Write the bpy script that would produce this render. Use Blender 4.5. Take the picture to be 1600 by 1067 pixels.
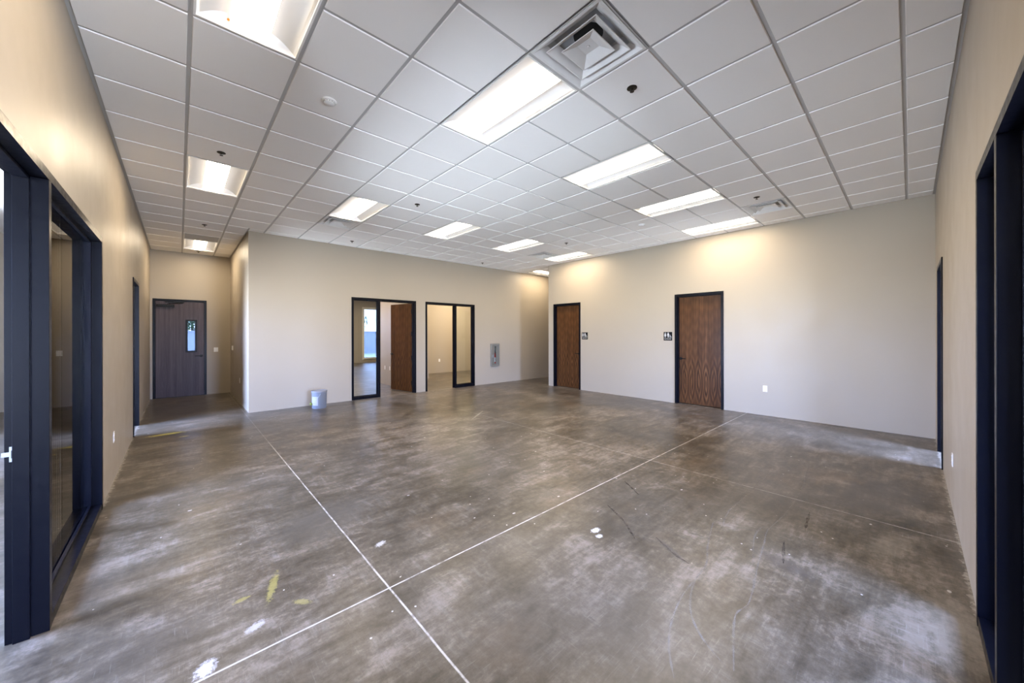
import bpy, bmesh, math, random
from mathutils import Matrix, Vector
random.seed(4)
S = bpy.context.scene
for o in list(bpy.data.objects): bpy.data.objects.remove(o)
COL = S.collection
PI = math.pi

# ------------------------------------------------------------------ camera
EYE = 1.563                     # camera height
H = EYE + 2.0393                # ceiling height
yaw, roll = 0.7357, -0.0017
fw = Vector((math.sin(yaw), math.cos(yaw), 0)); rt = Vector((math.cos(yaw), -math.sin(yaw), 0)); up = Vector((0, 0, 1))
r2 = rt*math.cos(roll) + up*math.sin(roll); u2 = r2.cross(fw)
cd = bpy.data.cameras.new('camera'); cam = bpy.data.objects.new('camera', cd); COL.objects.link(cam)
M4 = Matrix((( r2.x, u2.x, -fw.x, 0), (r2.y, u2.y, -fw.y, 0), (r2.z, u2.z, -fw.z, EYE), (0, 0, 0, 1)))
cam.matrix_world = M4
cd.sensor_width = 36; cd.lens = 568.35/1600*36
cd.shift_x = (800-794.35)/1600; cd.shift_y = -(533.5-521.16)/1600
cd.clip_start = 0.02; cd.clip_end = 200
S.camera = cam

# ------------------------------------------------------------------ world, exposure
LIGHT_STRENGTH = 52.0           # troffer lens
LIGHT_COLOR = (1.0, 0.815, 0.57)
SKY_STRENGTH = 72.0
w = bpy.data.worlds.new('sky'); S.world = w; w.use_nodes = True
nt = w.node_tree; nt.nodes.clear()
tc = nt.nodes.new('ShaderNodeTexCoord'); sx = nt.nodes.new('ShaderNodeSeparateXYZ'); rp = nt.nodes.new('ShaderNodeValToRGB')
mr = nt.nodes.new('ShaderNodeMapRange'); bg = nt.nodes.new('ShaderNodeBackground'); wo = nt.nodes.new('ShaderNodeOutputWorld')
mr.inputs[1].default_value = -1; mr.inputs[2].default_value = 1
nt.links.new(tc.outputs['Generated'], sx.inputs[0]); nt.links.new(sx.outputs['Z'], mr.inputs[0]); nt.links.new(mr.outputs[0], rp.inputs[0])
e = rp.color_ramp.elements
e[0].position = 0.0; e[0].color = (0.97, 1.04, 1.24, 1)
e[1].position = 1.0; e[1].color = (0.50, 0.75, 1.45, 1)
for pos, c in ((0.49, (0.97, 1.04, 1.24, 1)), (0.52, (0.64, 0.82, 1.48, 1)), (0.70, (0.70, 0.94, 1.80, 1))):
    k = e.new(pos); k.color = c
bg.inputs[1].default_value = SKY_STRENGTH
nt.links.new(rp.outputs[0], bg.inputs[0]); nt.links.new(bg.outputs[0], wo.inputs[0])
vs = S.view_settings
vs.view_transform = 'Standard'; vs.look = 'None'; vs.gamma = 1; vs.use_curve_mapping = False; vs.exposure = 0.02
S.display_settings.display_device = 'sRGB'
S.cycles.use_denoising = True
S.cycles.max_bounces = 12; S.cycles.diffuse_bounces = 8; S.cycles.glossy_bounces = 4; S.cycles.transparent_max_bounces = 12
S.cycles.caustics_reflective = False; S.cycles.caustics_refractive = False
S.cycles.sample_clamp_indirect = 6.0

# ------------------------------------------------------------------ helpers
def tag(o, label=None, cat=None, group=None, kind=None):
    if label: o['label'] = label
    if cat: o['category'] = cat
    if group: o['group'] = group
    if kind: o['kind'] = kind
    return o
def empty(name, loc=(0, 0, 0), rz=0):
    o = bpy.data.objects.new(name, None); COL.objects.link(o); o.empty_display_size = 0.1
    o.location = loc; o.rotation_euler = (0, 0, rz); return o
def thing(name, label, cat, loc=(0, 0, 0), rz=0, group=None, kind=None):
    return tag(empty(name, loc, rz), label, cat, group, kind)
class MB:
    def __init__(s): s.v = []; s.f = []; s.m = []
    def quad(s, *p, mi=0):
        b = len(s.v); s.v += [tuple(q) for q in p]; s.f.append(tuple(range(b, b+len(p)))); s.m.append(mi); return s
    def box(s, x0, x1, y0, y1, z0, z1, mi=0):
        b = len(s.v)
        s.v += [(x0,y0,z0),(x1,y0,z0),(x1,y1,z0),(x0,y1,z0),(x0,y0,z1),(x1,y0,z1),(x1,y1,z1),(x0,y1,z1)]
        for q in ((0,3,2,1),(4,5,6,7),(0,1,5,4),(1,2,6,5),(2,3,7,6),(3,0,4,7)):
            s.f.append(tuple(b+i for i in q)); s.m.append(mi)
        return s
    def lathe(s, prof, n=32, c=(0,0,0), axis='Z', mi=0):
        b = len(s.v)
        for r, z in prof:
            for k in range(n):
                a = 2*PI*k/n; p = (r*math.cos(a), r*math.sin(a), z)
                if axis == 'Y': p = (p[0], p[2], p[1])
                if axis == 'X': p = (p[2], p[0], p[1])
                s.v.append((c[0]+p[0], c[1]+p[1], c[2]+p[2]))
        for i in range(len(prof)-1):
            for k in range(n):
                k2 = (k+1) % n
                s.f.append((b+i*n+k, b+i*n+k2, b+(i+1)*n+k2, b+(i+1)*n+k)); s.m.append(mi)
        if prof[0][0] > 1e-4: s.f.append(tuple(b+k for k in reversed(range(n)))); s.m.append(mi)
        if prof[-1][0] > 1e-4: s.f.append(tuple(b+(len(prof)-1)*n+k for k in range(n))); s.m.append(mi)
        return s
    def tube(s, pts, r, n=10, mi=0):
        pts = [Vector(p) for p in pts]; b = len(s.v)
        for i, p in enumerate(pts):
            t = (pts[min(i+1, len(pts)-1)] - pts[max(i-1, 0)]).normalized()
            a = t.orthogonal().normalized() if abs(t.z) > .95 else t.cross(Vector((0,0,1))).normalized()
            c = t.cross(a)
            rr = r[i] if isinstance(r, (list, tuple)) else r
            for k in range(n):
                q = p + a*rr*math.cos(2*PI*k/n) + c*rr*math.sin(2*PI*k/n); s.v.append(tuple(q))
        for i in range(len(pts)-1):
            for k in range(n):
                k2 = (k+1) % n
                s.f.append((b+i*n+k, b+i*n+k2, b+(i+1)*n+k2, b+(i+1)*n+k)); s.m.append(mi)
        s.f.append(tuple(b+k for k in reversed(range(n)))); s.m.append(mi)
        s.f.append(tuple(b+(len(pts)-1)*n+k for k in range(n))); s.m.append(mi)
        return s
    def prism(s, poly, t0, t1, plane='XZ', mi=0):
        n = len(poly); b = len(s.v)
        for t in (t0, t1):
            for a, c in poly:
                s.v.append({'XZ': (a, t, c), 'YZ': (t, a, c), 'XY': (a, c, t)}[plane])
        s.f.append(tuple(b+k for k in range(n))); s.m.append(mi)
        s.f.append(tuple(b+n+k for k in reversed(range(n)))); s.m.append(mi)
        for k in range(n):
            k2 = (k+1) % n
            s.f.append((b+k, b+n+k, b+n+k2, b+k2)); s.m.append(mi)
        return s
    def build(s, name, mats, parent=None, smooth=None, bevel=0, recalc=True):
        me = bpy.data.meshes.new(name); me.from_pydata(s.v, [], s.f)
        mats = mats if isinstance(mats, (list, tuple)) else [mats]
        for m in mats: me.materials.append(m)
        for p, mi in zip(me.polygons, s.m): p.material_index = mi
        if recalc:
            bm = bmesh.new(); bm.from_mesh(me); bmesh.ops.remove_doubles(bm, verts=bm.verts, dist=1e-6)
            bmesh.ops.recalc_face_normals(bm, faces=bm.faces); bm.to_mesh(me); bm.free()
        o = bpy.data.objects.new(name, me); COL.objects.link(o)
        if parent: o.parent = parent
        if smooth:
            me.shade_smooth()
            try: me.set_sharp_from_angle(angle=math.radians(smooth))
            except Exception: pass
        if bevel:
            b = o.modifiers.new('edge', 'BEVEL'); b.width = bevel; b.segments = 2; b.limit_method = 'ANGLE'
        return o
def copy_tree(o, parent=None):
    c = o.copy(); COL.objects.link(c)
    if parent: c.parent = parent
    for ch in o.children: copy_tree(ch, c)
    return c

# ------------------------------------------------------------------ materials
def mat(name, col=(.5,.5,.5), rough=.5, spec=.5, metal=0, emit=None, estr=0):
    m = bpy.data.materials.new(name); m.use_nodes = True
    b = m.node_tree.nodes['Principled BSDF']
    b.inputs['Base Color'].default_value = (*col, 1); b.inputs['Roughness'].default_value = rough
    b.inputs['Specular IOR Level'].default_value = spec; b.inputs['Metallic'].default_value = metal
    if emit: b.inputs['Emission Color'].default_value = (*emit, 1); b.inputs['Emission Strength'].default_value = estr
    return m
class G:
    def __init__(s, m): s.nt = m.node_tree; s.b = s.nt.nodes.get('Principled BSDF')
    def n(s, t, **kw):
        x = s.nt.nodes.new(t)
        for k, v in kw.items(): setattr(x, k, v)
        return x
    def put(s, sock, v):
        if hasattr(v, 'is_output'): s.nt.links.new(v, sock)
        elif isinstance(v, (tuple, list)) and len(v) == 3 and sock.type == 'RGBA': sock.default_value = (*v, 1)
        else: sock.default_value = v
    def math(s, op, *a):
        x = s.n('ShaderNodeMath', operation=op)
        for i, v in enumerate(a): s.put(x.inputs[i], v)
        return x.outputs[0]
    def mix(s, f, a, b, blend='MIX'):
        x = s.n('ShaderNodeMix', data_type='RGBA', blend_type=blend)
        s.put(x.inputs[0], f); s.put(x.inputs[6], a); s.put(x.inputs[7], b); return x.outputs[2]
    def pos(s): return s.n('ShaderNodeTexCoord').outputs['Object']
    def xyz(s, v):
        x = s.n('ShaderNodeSeparateXYZ'); s.put(x.inputs[0], v); return x.outputs
    def vec(s, x, y, z):
        c = s.n('ShaderNodeCombineXYZ'); s.put(c.inputs[0], x); s.put(c.inputs[1], y); s.put(c.inputs[2], z); return c.outputs[0]
    def mapv(s, v, scale=(1,1,1), rot=(0,0,0), loc=(0,0,0)):
        x = s.n('ShaderNodeMapping'); s.put(x.inputs[0], v)
        x.inputs['Scale'].default_value = scale; x.inputs['Rotation'].default_value = rot; x.inputs['Location'].default_value = loc
        return x.outputs[0]
    def noise(s, v, scale, detail=4, rough=.55, dist=0):
        x = s.n('ShaderNodeTexNoise'); s.put(x.inputs['Vector'], v); x.inputs['Scale'].default_value = scale
        x.inputs['Detail'].default_value = detail; x.inputs['Roughness'].default_value = rough; x.inputs['Distortion'].default_value = dist
        return x.outputs[0]
    def vor(s, v, scale, feat='F1'):
        x = s.n('ShaderNodeTexVoronoi', feature=feat); s.put(x.inputs['Vector'], v); x.inputs['Scale'].default_value = scale; return x.outputs[0]
    def ramp(s, f, *stops):
        x = s.n('ShaderNodeValToRGB'); s.put(x.inputs[0], f); el = x.color_ramp.elements
        el[0].position, el[-1].position = stops[0][0], stops[-1][0]
        def c(v): return (v, v, v, 1) if isinstance(v, (int, float)) else (*v, 1)
        el[0].color, el[-1].color = c(stops[0][1]), c(stops[-1][1])
        for p, v in stops[1:-1]: k = el.new(p); k.color = c(v)
        return x.outputs[0]
    def rng(s, f, a, b, c=0., d=1.):
        x = s.n('ShaderNodeMapRange'); s.put(x.inputs[0], f)
        for i, v in enumerate((a, b, c, d)): x.inputs[i+1].default_value = v
        return x.outputs[0]
    def bump(s, h, strength=.1, dist=.01):
        x = s.n('ShaderNodeBump'); x.inputs['Strength'].default_value = strength; x.inputs['Distance'].default_value = dist
        s.put(x.inputs['Height'], h); s.nt.links.new(x.outputs[0], s.b.inputs['Normal'])
    def set(s, k, v): s.put(s.b.inputs[k], v)

def paint_mat(name, col):
    m = mat(name, col, .42, .42); g = G(m); p = g.pos()
    n1 = g.noise(p, 1.3, 3); g.set('Base Color', g.mix(n1, tuple(c*.97 for c in col), tuple(min(1, c*1.03) for c in col)))
    g.bump(g.noise(p, 260, 3), .12, .002); g.set('Roughness', g.rng(g.noise(p, 3, 4), .3, .7, .40, .50))
    return m
M_WALL = paint_mat('beige_paint', (.358, .311, .249))
M_TILE = mat('ceiling_tile_white', (.90, .89, .88), .9, .2); g = G(M_TILE); g.bump(g.noise(g.pos(), 320, 2), .25, .003)
M_GRID = mat('ceiling_grid_white', (.50, .50, .50), .5, .4)
M_TRIMWALL = mat('cream_trim', (.72, .68, .58), .5)
M_FRAME = mat('dark_navy_metal', (.0016, .0020, .0050), .30, .14); g = G(M_FRAME); g.set('Roughness', g.rng(g.noise(g.pos(), 25, 4), .3, .7, .28, .40))
M_BLACK = mat('black_metal', (.004, .004, .004), .4, .18)
M_STEEL = mat('brushed_steel', (.42, .44, .48), .35, .5, 1)
M_WHITE = mat('white_plastic', (.80, .80, .80), .4)
M_WHITEMETAL = mat('white_enamel', (.78, .79, .79), .45)
M_REFLECT = mat('white_reflector', (.86, .86, .85), .5)
M_DARKSLOT = mat('dark_slot', (.03, .03, .03), .6)
M_DUCT = mat('duct_shade', (.01, .01, .01), .8)
M_BRONZE = mat('dark_bronze', (.035, .030, .022), .45, .5, .6)
M_LENS = mat('lit_lens', (.9, .9, .9), .5, .3, 0, LIGHT_COLOR, LIGHT_STRENGTH)
M_BASKET = mat('lit_basket_side', (.9, .9, .9), .5, .3, 0, (1.0, .90, .80), 1.7)
M_RED = mat('red_enamel', (.45, .012, .012), .35)
M_ALU = mat('clear_aluminium', (.21, .20, .172), .45, .3, .15)
M_GREYPAINT = mat('grey_paint', (.30, .29, .28), .5)
def glass_mat(name, tint):
    m = bpy.data.materials.new(name); m.use_nodes = True; nt = m.node_tree; nt.nodes.clear()
    o = nt.nodes.new('ShaderNodeOutputMaterial'); t = nt.nodes.new('ShaderNodeBsdfTransparent'); gl = nt.nodes.new('ShaderNodeBsdfGlossy')
    mx = nt.nodes.new('ShaderNodeMixShader'); fr = nt.nodes.new('ShaderNodeFresnel')
    fr.inputs[0].default_value = 1.4; t.inputs[0].default_value = (*tint, 1); gl.inputs['Roughness'].default_value = 0.0
    nt.links.new(fr.outputs[0], mx.inputs[0]); nt.links.new(t.outputs[0], mx.inputs[1]); nt.links.new(gl.outputs[0], mx.inputs[2]); nt.links.new(mx.outputs[0], o.inputs[0])
    return m
M_GLASS = glass_mat('clear_glass', (.95, .97, .96))
M_TINT = glass_mat('view_dimming_glass', (.20, .215, .22))  # tint put in to hold down the bright outdoor view
M_GEDGE = mat('polished_glass_edge', (.45, .55, .52), .2)

# walnut veneer, bookmatched strips with cathedral grain
def veneer(name, dark, mid, light, strip=.148, oval=1.0, gloss=.32):
    m = mat(name, mid, gloss, .16); g = G(m); p = g.pos(); X, Y, Z = g.xyz(p)
    nz = g.noise(g.mapv(p, (3, 3, .6)), 2.2, 3)
    fx = g.math('PINGPONG', g.math('ADD', X, 5.0), strip/2)
    cell = g.math('FLOOR', g.math('DIVIDE', g.math('ADD', X, 5.0), strip))
    xx = g.math('ADD', fx, g.math('MULTIPLY', nz, .035))
    zz = g.math('SUBTRACT', Z, g.math('ADD', .50, g.math('MULTIPLY', g.math('SINE', g.math('MULTIPLY', cell, 2.3)), .06)))
    d2 = g.math('SQRT', g.math('ADD', g.math('POWER', g.math('DIVIDE', xx, .050), 2), g.math('POWER', g.math('DIVIDE', zz, .24), 2)))
    ring = g.math('SINE', g.math('MULTIPLY', g.math('POWER', d2, .8), 11))
    near = g.rng(d2, 1.1, 2.6, 1, .15)
    ring = g.math('ADD', .5, g.math('MULTIPLY', g.math('MULTIPLY', ring, near), .5))
    fine = g.noise(g.mapv(p, (190, 190, 3.0)), 1.0, 4, .6)
    broad = g.noise(g.mapv(p, (26, 26, .55)), 1.0, 4, .6)
    f = g.math('ADD', g.math('MULTIPLY', g.math('SUBTRACT', ring, .5), .42*oval), g.math('ADD', g.math('MULTIPLY', fine, .50), g.math('MULTIPLY', broad, .60)))
    c = g.ramp(f, (.32, dark), (.55, mid), (.82, light))
    st = g.noise(g.vec(g.math('MULTIPLY', cell, 7.13), 0, 0), 1.0, 0)
    c = g.mix(g.rng(st, .35, .65, 0, .35), c, dark)
    g.set('Base Color', c); g.bump(fine, .05, .001)
    return m
M_WALNUT = veneer('walnut_veneer', (.026, .011, .0045), (.078, .032, .011), (.165, .077, .028))
M_DARKWOOD = veneer('dark_stained_veneer', (.030, .022, .026), (.070, .053, .060), (.130, .104, .112), .2, .15, .38)

# polished concrete
M_FLOOR = mat('polished_concrete', (.13, .12, .105), .3, .5); g = G(M_FLOOR); p = g.pos(); X, Y, Z = g.xyz(p)
n_big = g.noise(p, .55, 5, .6, .4); n_mid = g.noise(g.mapv(p, (1, 1.5, 1), (0, 0, .35)), 2.6, 7, .65, .6); n_fine = g.noise(p, 19, 8, .78)
n_str = g.noise(g.mapv(p, (1.1, 9, 1), (0, 0, .12)), 1.6, 6, .65, .3)
n_str2 = g.noise(g.mapv(p, (14, 2.2, 1), (0, 0, .5)), 1.6, 6, .7, .2)
f = g.math('ADD', g.math('ADD', g.math('MULTIPLY', n_big, .30), g.math('MULTIPLY', n_mid, .34)), g.math('ADD', g.math('MULTIPLY', n_fine, .30), g.math('MULTIPLY', n_str, .20)))
base = g.ramp(f, (.455, (.022, .018, .013)), (.525, (.050, .041, .030)), (.585, (.086, .071, .053)), (.665, (.190, .159, .132)))
pale = g.math('MULTIPLY', g.rng(n_str2, .50, .72), g.rng(n_mid, .45, .65))
base = g.mix(g.math('MULTIPLY', pale, .32), base, (.33, .32, .30))
dk = g.math('MULTIPLY', g.rng(g.noise(g.mapv(p, (1, 1, 1), loc=(9, 3, 0)), .8, 3, .5, .2), .50, .72), .55)
base = g.mix(dk, base, (.055, .050, .044))
scr = g.math('MULTIPLY', g.rng(g.noise(g.mapv(p, (3, 60, 1), (0, 0, .55)), 2.0, 3, .6), .60, .72), g.rng(n_mid, .42, .62))
scr2 = g.math('MULTIPLY', g.rng(g.noise(g.mapv(p, (70, 3, 1), (0, 0, .25)), 2.0, 3, .6), .62, .74), g.rng(n_big, .42, .60))
base = g.mix(g.math('MULTIPLY', g.math('MAXIMUM', scr, scr2), .32), base, (.30, .285, .265))
# rusty / ochre tints
oc = g.math('MULTIPLY', g.rng(g.noise(g.mapv(p, loc=(4, 17, 0)), 1.1, 4, .6), .56, .72), .25)
base = g.mix(oc, base, (.19, .125, .07))
# scattered plaster specks
v = g.vor(p, 9.0); sp = g.math('MULTIPLY', g.math('LESS_THAN', v, .055), g.math('GREATER_THAN', g.noise(p, 1.7, 3), .53))
v2 = g.vor(g.mapv(p, (1, 1.7, 1), (0, 0, .7), (3, 1, 0)), 3.1); sp2 = g.math('MULTIPLY', g.math('LESS_THAN', g.math('ADD', v2, g.math('MULTIPLY', n_fine, .05)), .075), g.math('GREATER_THAN', g.noise(p, .9, 2), .50))
spk = g.math('MAXIMUM', sp, g.math('MULTIPLY', sp2, .8))
base = g.mix(g.math('MULTIPLY', spk, .75), base, (.56, .55, .53))
def blob(cx, cy, r, ang=0, sq=1, amp=1.15):
    q = g.mapv(p, (1, 1, 1), loc=(-cx, -cy, 0)); a, b, _ = g.xyz(q)
    ca, sa = math.cos(ang), math.sin(ang)
    u = g.math('ADD', g.math('MULTIPLY', a, ca), g.math('MULTIPLY', b, sa)); vv = g.math('MULTIPLY', g.math('SUBTRACT', g.math('MULTIPLY', b, ca), g.math('MULTIPLY', a, sa)), sq)
    d = g.math('SQRT', g.math('ADD', g.math('POWER', u, 2), g.math('POWER', vv, 2)))
    d = g.math('ADD', d, g.math('MULTIPLY', g.math('SUBTRACT', g.noise(p, 30/(.3+r*4), 8, .8), .5), r*2.6*amp))
    return g.rng(d, r*.55, r, 1, 0)
for cx, cy, r, ang, sq, col, k in (
    (.428, 2.655, .16, 1.257, 6, (.40, .36, .09), .42), (.27, 2.64, .05, .2, 2.5, (.40, .36, .08), .35), (.53, 2.385, .06, -.8, 2.5, (.40, .36, .08), .3),
    (-.15, 7.80, .25, .1, 4, (.48, .42, .07), .8), (.05, 7.46, .07, .1, 2, (.45, .40, .07), .6),
    (.09, 2.21, .06, 1.2, 1.3, (.50, .49, .50), .8), (2.45, 1.68, .05, 0, 1.6, (.72, .72, .70), .95), (2.40, 1.61, .035, 0, 1.4, (.66, .66, .64), .9),
    (1.11, 2.65, .05, .4, 1.6, (.46, .45, .43), .8), (.30, 2.35, .06, .4, 2, (.42, .41, .40), .7),
    (3.03, .57, .22, 1.3, 2.4, (.055, .047, .042), .7), (4.9, .25, .75, 2.7, 2.2, (.060, .055, .050), .62), (2.62, 1.15, .17, 1.05, 6, (.06, .055, .05), .7),
    (4.25, 5.58, .42, .63, 18, (.42, .40, .35), .45),
    (3.86, .10, .30, 2.9, 2.6, (.30, .27, .22), .22), (3.1, -.15, .4, .1, 3, (.30, .27, .23), .25),
    (7.4, 3.2, .45, 1.6, 2, (.06, .055, .05), .6), (.9, 3.3, .5, .3, 1.5, (.08, .072, .064), .5)):
    base = g.mix(g.math('MULTIPLY', blob(cx, cy, r, ang, sq), k), base, col)
# tooled joints filled with pale dust
jn = g.noise(p, 11, 5, .7)
def joint(axis, at, width, lo, amt, wob=.006):
    d = g.math('ABSOLUTE', g.math('ADD', g.math('SUBTRACT', axis, at), g.math('MULTIPLY', g.math('SUBTRACT', g.noise(p, 3, 2), .5), wob)))
    m_ = g.rng(d, width*.45, width, 1, 0)
    return g.math('MULTIPLY', m_, g.rng(jn, lo, lo+.18, .25*amt, amt))
jm = None
for ax, at, wd, lo, amt in ((X, .957, .0072, .36, .85), (Y, 2.152, .0068, .33, .88), (X, 4.30, .0062, .40, .62), (Y, 6.15, .0060, .44, .5), (X, 8.05, .006, .42, .7), (Y, 10.15, .006, .45, .6)):
    j = joint(ax, at, wd, lo, amt)
    if at == .957: j = g.math('MULTIPLY', j, g.rng(Y, 5.0, 6.6, 1, .30))
    jm = j if jm is None else g.math('MAXIMUM', jm, j)
base = g.mix(jm, base, (.52, .50, .47))
# plaster dust swept against the foot of the walls
def foot(axis, at, sgn, other, a, b):
    d = g.math('MULTIPLY', g.math('SUBTRACT', axis, at), sgn)
    inside = g.math('MULTIPLY', g.math('GREATER_THAN', other, a), g.math('LESS_THAN', other, b))
    reach = g.rng(g.noise(p, 9.0, 7, .8), .44, .76, .003, .060)
    return g.math('MULTIPLY', inside, g.math('MULTIPLY', g.math('GREATER_THAN', d, -.02), g.math('LESS_THAN', d, reach)))
fm = foot(X, -.52, 1, Y, 4.9, 12.3)
for a in ((Y, -.25, 1, X, 3.2, 8.3), (Y, 8.80, -1, X, 1.0, 12.5), (X, 8.26, -1, Y, -.3, 7.4), (X, 1.02, -1, Y, 8.8, 12.3), (Y, 12.25, -1, X, -.6, 1.1), (Y, 7.32, 1, X, 8.2, 12.5)):
    fm = g.math('MAXIMUM', fm, foot(*a))
base = g.mix(g.math('MULTIPLY', fm, g.rng(g.noise(p, 26, 5, .7), .38, .62, .08, .62)), base, (.46, .43, .38))
g.set('Base Color', base)
g.set('Roughness', g.rng(n_big, .36, .64, .30, .40))
hgt = g.math('SUBTRACT', g.math('MULTIPLY', n_fine, .25), jm)
g.bump(hgt, .08, .004)
M_SCUFF = mat('pale_scuff', (.30, .29, .28), .45)
M_GROUND = mat('pale_pavement', (.42, .41, .40), .9); g = G(M_GROUND); g.set('Base Color', g.mix(g.noise(g.pos(), 3, 5), (.36, .35, .34), (.50, .49, .48)))
M_BLOCK = mat('grey_block', (.33, .34, .36), .9)
M_LEAF = mat('tree_leaf', (.05, .10, .03), .7); M_BARK = mat('tree_bark', (.08, .06, .045), .9)

# ------------------------------------------------------------------ room dimensions
XL, XB, XR, XE = -.52, 1.02, 8.26, 12.6        # left wall, hallway side wall, restroom wall, end of side corridor
YR, YC, YB, YH = -.25, 7.32, 8.80, 12.25       # right wall, side corridor wall, back wall, hallway end wall
T = .12
FT = 2.43                                      # frame head height
HW = H+.025; HO = 4.3                          # tops of inner and outer walls
OW, OS, ON = -3.6, -3.4, 20.0                  # outer walls

def wallmb(mb, along, t0, t1, s0, s1, z0, z1, holes=()):
    cuts = sorted({s0, s1, *[h[0] for h in holes], *[h[1] for h in holes]})
    for a, b in zip(cuts[:-1], cuts[1:]):
        hs = sorted([h for h in holes if h[0] <= a+1e-6 and h[1] >= b-1e-6], key=lambda h: h[2])
        z = z0; spans = []
        for h in hs:
            if h[2] > z+1e-6: spans.append((z, h[2]))
            z = h[3]
        if z < z1-1e-6: spans.append((z, z1))
        for za, zb in spans:
            if along == 'Y': mb.box(t0, t1, a, b, za, zb)
            else: mb.box(a, b, t0, t1, za, zb)
    return mb
def struct(name, mb, m, label, cat, **k):
    return tag(mb.build(name, m, **k), label, cat, kind='structure')
# openings
A0, A1 = 1.97, 4.87          # left glazed unit (Y)
R0, R1 = 1.45, 3.20          # right glazed unit (X)
struct('floor', MB().box(OW-.2, 13, OS-.2, ON+.2, -.15, 0), M_FLOOR, 'scuffed grey-brown polished concrete floor with pale joint lines', 'floor')
i_ = .012
struct('wall_left', wallmb(MB(), 'Y', XL-T, XL, .9, YH, 0, HW, [(A0+i_, A1-i_, 0, FT-i_), (7.9+i_, 8.9-i_, 0, FT-i_)]), M_WALL,
       'long beige wall on the left running down the hallway', 'wall')
struct('wall_right', wallmb(MB(), 'X', YR-T, YR, .8, XE+T, 0, HO, [(R0+i_, R1-i_, 0, FT-i_), (6.45+i_, 7.45-i_, 0, FT-i_)]), M_WALL,
       'beige wall at the right edge with a dark framed opening', 'wall')
U1, U2 = (3.0, 4.66), (4.94, 6.594)
FC = (7.20, 7.54, .545, 1.25)
struct('wall_back', wallmb(MB(), 'X', YB, YB+T, XB, XE, 0, HW, [(U1[0]+i_, U1[1]-i_, 0, FT-i_), (U2[0]+i_, U2[1]-i_, 0, FT-i_), (FC[0]+.025, FC[1]-.025, FC[2]+.025, FC[3]-.025)]), M_WALL,
       'beige back wall behind the bucket with two glazed office fronts', 'wall')
D1, D2 = (6.14, 7.12), (2.56, 3.55)
struct('wall_restroom_side', wallmb(MB(), 'Y', XR, XR+T, YR, YC, 0, HW, [(D1[0]+i_, D1[1]-i_, 0, FT-i_), (D2[0]+i_, D2[1]-i_, 0, FT-i_)]), M_WALL,
       'wide beige wall with two wooden restroom doors', 'wall')
struct('wall_corridor_side', MB().box(XR+T, XE, YC-T, YC, 0, HW), M_WALL, 'beige wall turning the corner past the restrooms', 'wall')
struct('wall_corridor_end', MB().box(XE, XE+T, YR, YB+T, 0, HO), M_WALL, 'beige wall closing the side corridor', 'wall')
struct('wall_hallway_side', MB().box(XB, XB+T, YB+T, YH, 0, HW), M_WALL, 'beige hallway wall with the small white thermostat', 'wall')
HD = (-.475, .53)
struct('wall_hallway_end', wallmb(MB(), 'X', YH, YH+T, OW, XB+T, 0, HO, [(HD[0]+i_, HD[1]-i_, 0, FT-i_)]), M_WALL,
       'beige wall at the end of the hallway around the dark door', 'wall')
# outer shell of the neighbouring rooms
WZ = (.12, 2.95)
def ztop(a): return 3.45 if a > 5 else WZ[1]
west = [(2.6, 5.0), (6.9, 9.1)]
south = [(-3.5, -2.75), (.8, 3.1), (5.2, 7.5)]  # narrow first window is added to brighten the ceiling near the camera
struct('wall_outer_west', wallmb(MB(), 'Y', OW-T, OW, OS-T, YH+T, 0, HO, [(a, b, WZ[0], ztop(a)) for a, b in west]), M_WALL, 'outer wall of the room behind the left wall', 'wall')
struct('wall_outer_south', wallmb(MB(), 'X', OS-T, OS, OW, XR+T, 0, HO, [(a, b, WZ[0], ztop(a)) for a, b in south]), M_WALL, 'outer wall of the room behind the right wall', 'wall')
struct('wall_outer_east', MB().box(XR, XR+T, OS, YR-T, 0, HO), M_WALL, 'end wall of the room behind the right wall', 'wall')
OWN = (7.45, 9.6)
struct('wall_outer_north', wallmb(MB(), 'X', ON, ON+T, XB, XE+T, 0, HO, [(OWN[0], OWN[1], .22, WZ[1]), (3.0, 5.0, *WZ)]), M_WALL, 'far outer wall seen through the left office front', 'wall')
struct('wall_office_west', MB().box(XB, XB+T, YH+T, ON, 0, HO), M_WALL, 'outer side wall of the offices', 'wall')
struct('wall_office_east', MB().box(XE, XE+T, YB+T, ON, 0, HO), M_WALL, 'far side wall of the offices', 'wall')
struct('wall_office_partition', MB().box(4.72, 4.84, YB+T, 11.42, 0, H).box(4.84, 6.47, 11.30, 11.42, 0, H).box(6.35, 6.47, 11.42, 12.65, 0, H), M_WALL, 'beige partition behind the open wooden office door', 'wall')
struct('wall_office_back', MB().box(6.35, XE, 12.65, 12.77, 0, H), M_WALL, 'plain beige wall inside the right office', 'wall')

# ------------------------------------------------------------------ ceiling: tegular tiles in a 2 ft grid
P = .6096; GX, GY = .0914*P, 5.0516*P
def cx(i): return GX + i*P
def cy(j): return GY + j*P
regions = [(XL, XB, YR, YH), (XB, XR, YR, YB), (XR, XE, YC, YB)]
def is_wall(axis, at, lo, hi):     # does a region edge lie on a wall here?
    mid = (lo+hi)/2
    if axis == 'x' and abs(at-XB) < 1e-6: return mid > YB
    if axis == 'x' and abs(at-XR) < 1e-6: return mid < YC
    return True
fix_lights = [(i, j) for j in (-2, 4) for i in (0, 3, 6, 9, 12)] + [(0, 12)]
corr_light = (14, 8)
fix_vents = [(3, -3), (3, 6), (11, -3), (11, 5)]
fix_panel = (0, 11)
skip = set(fix_vents) | {fix_panel, corr_light, (15, 8)}
for i, j in fix_lights: skip |= {(i, j), (i, j+1)}
firsts = set(fix_lights); second = {(i, j+1) for i, j in fix_lights}
tm, gm = MB(), MB()
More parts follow.
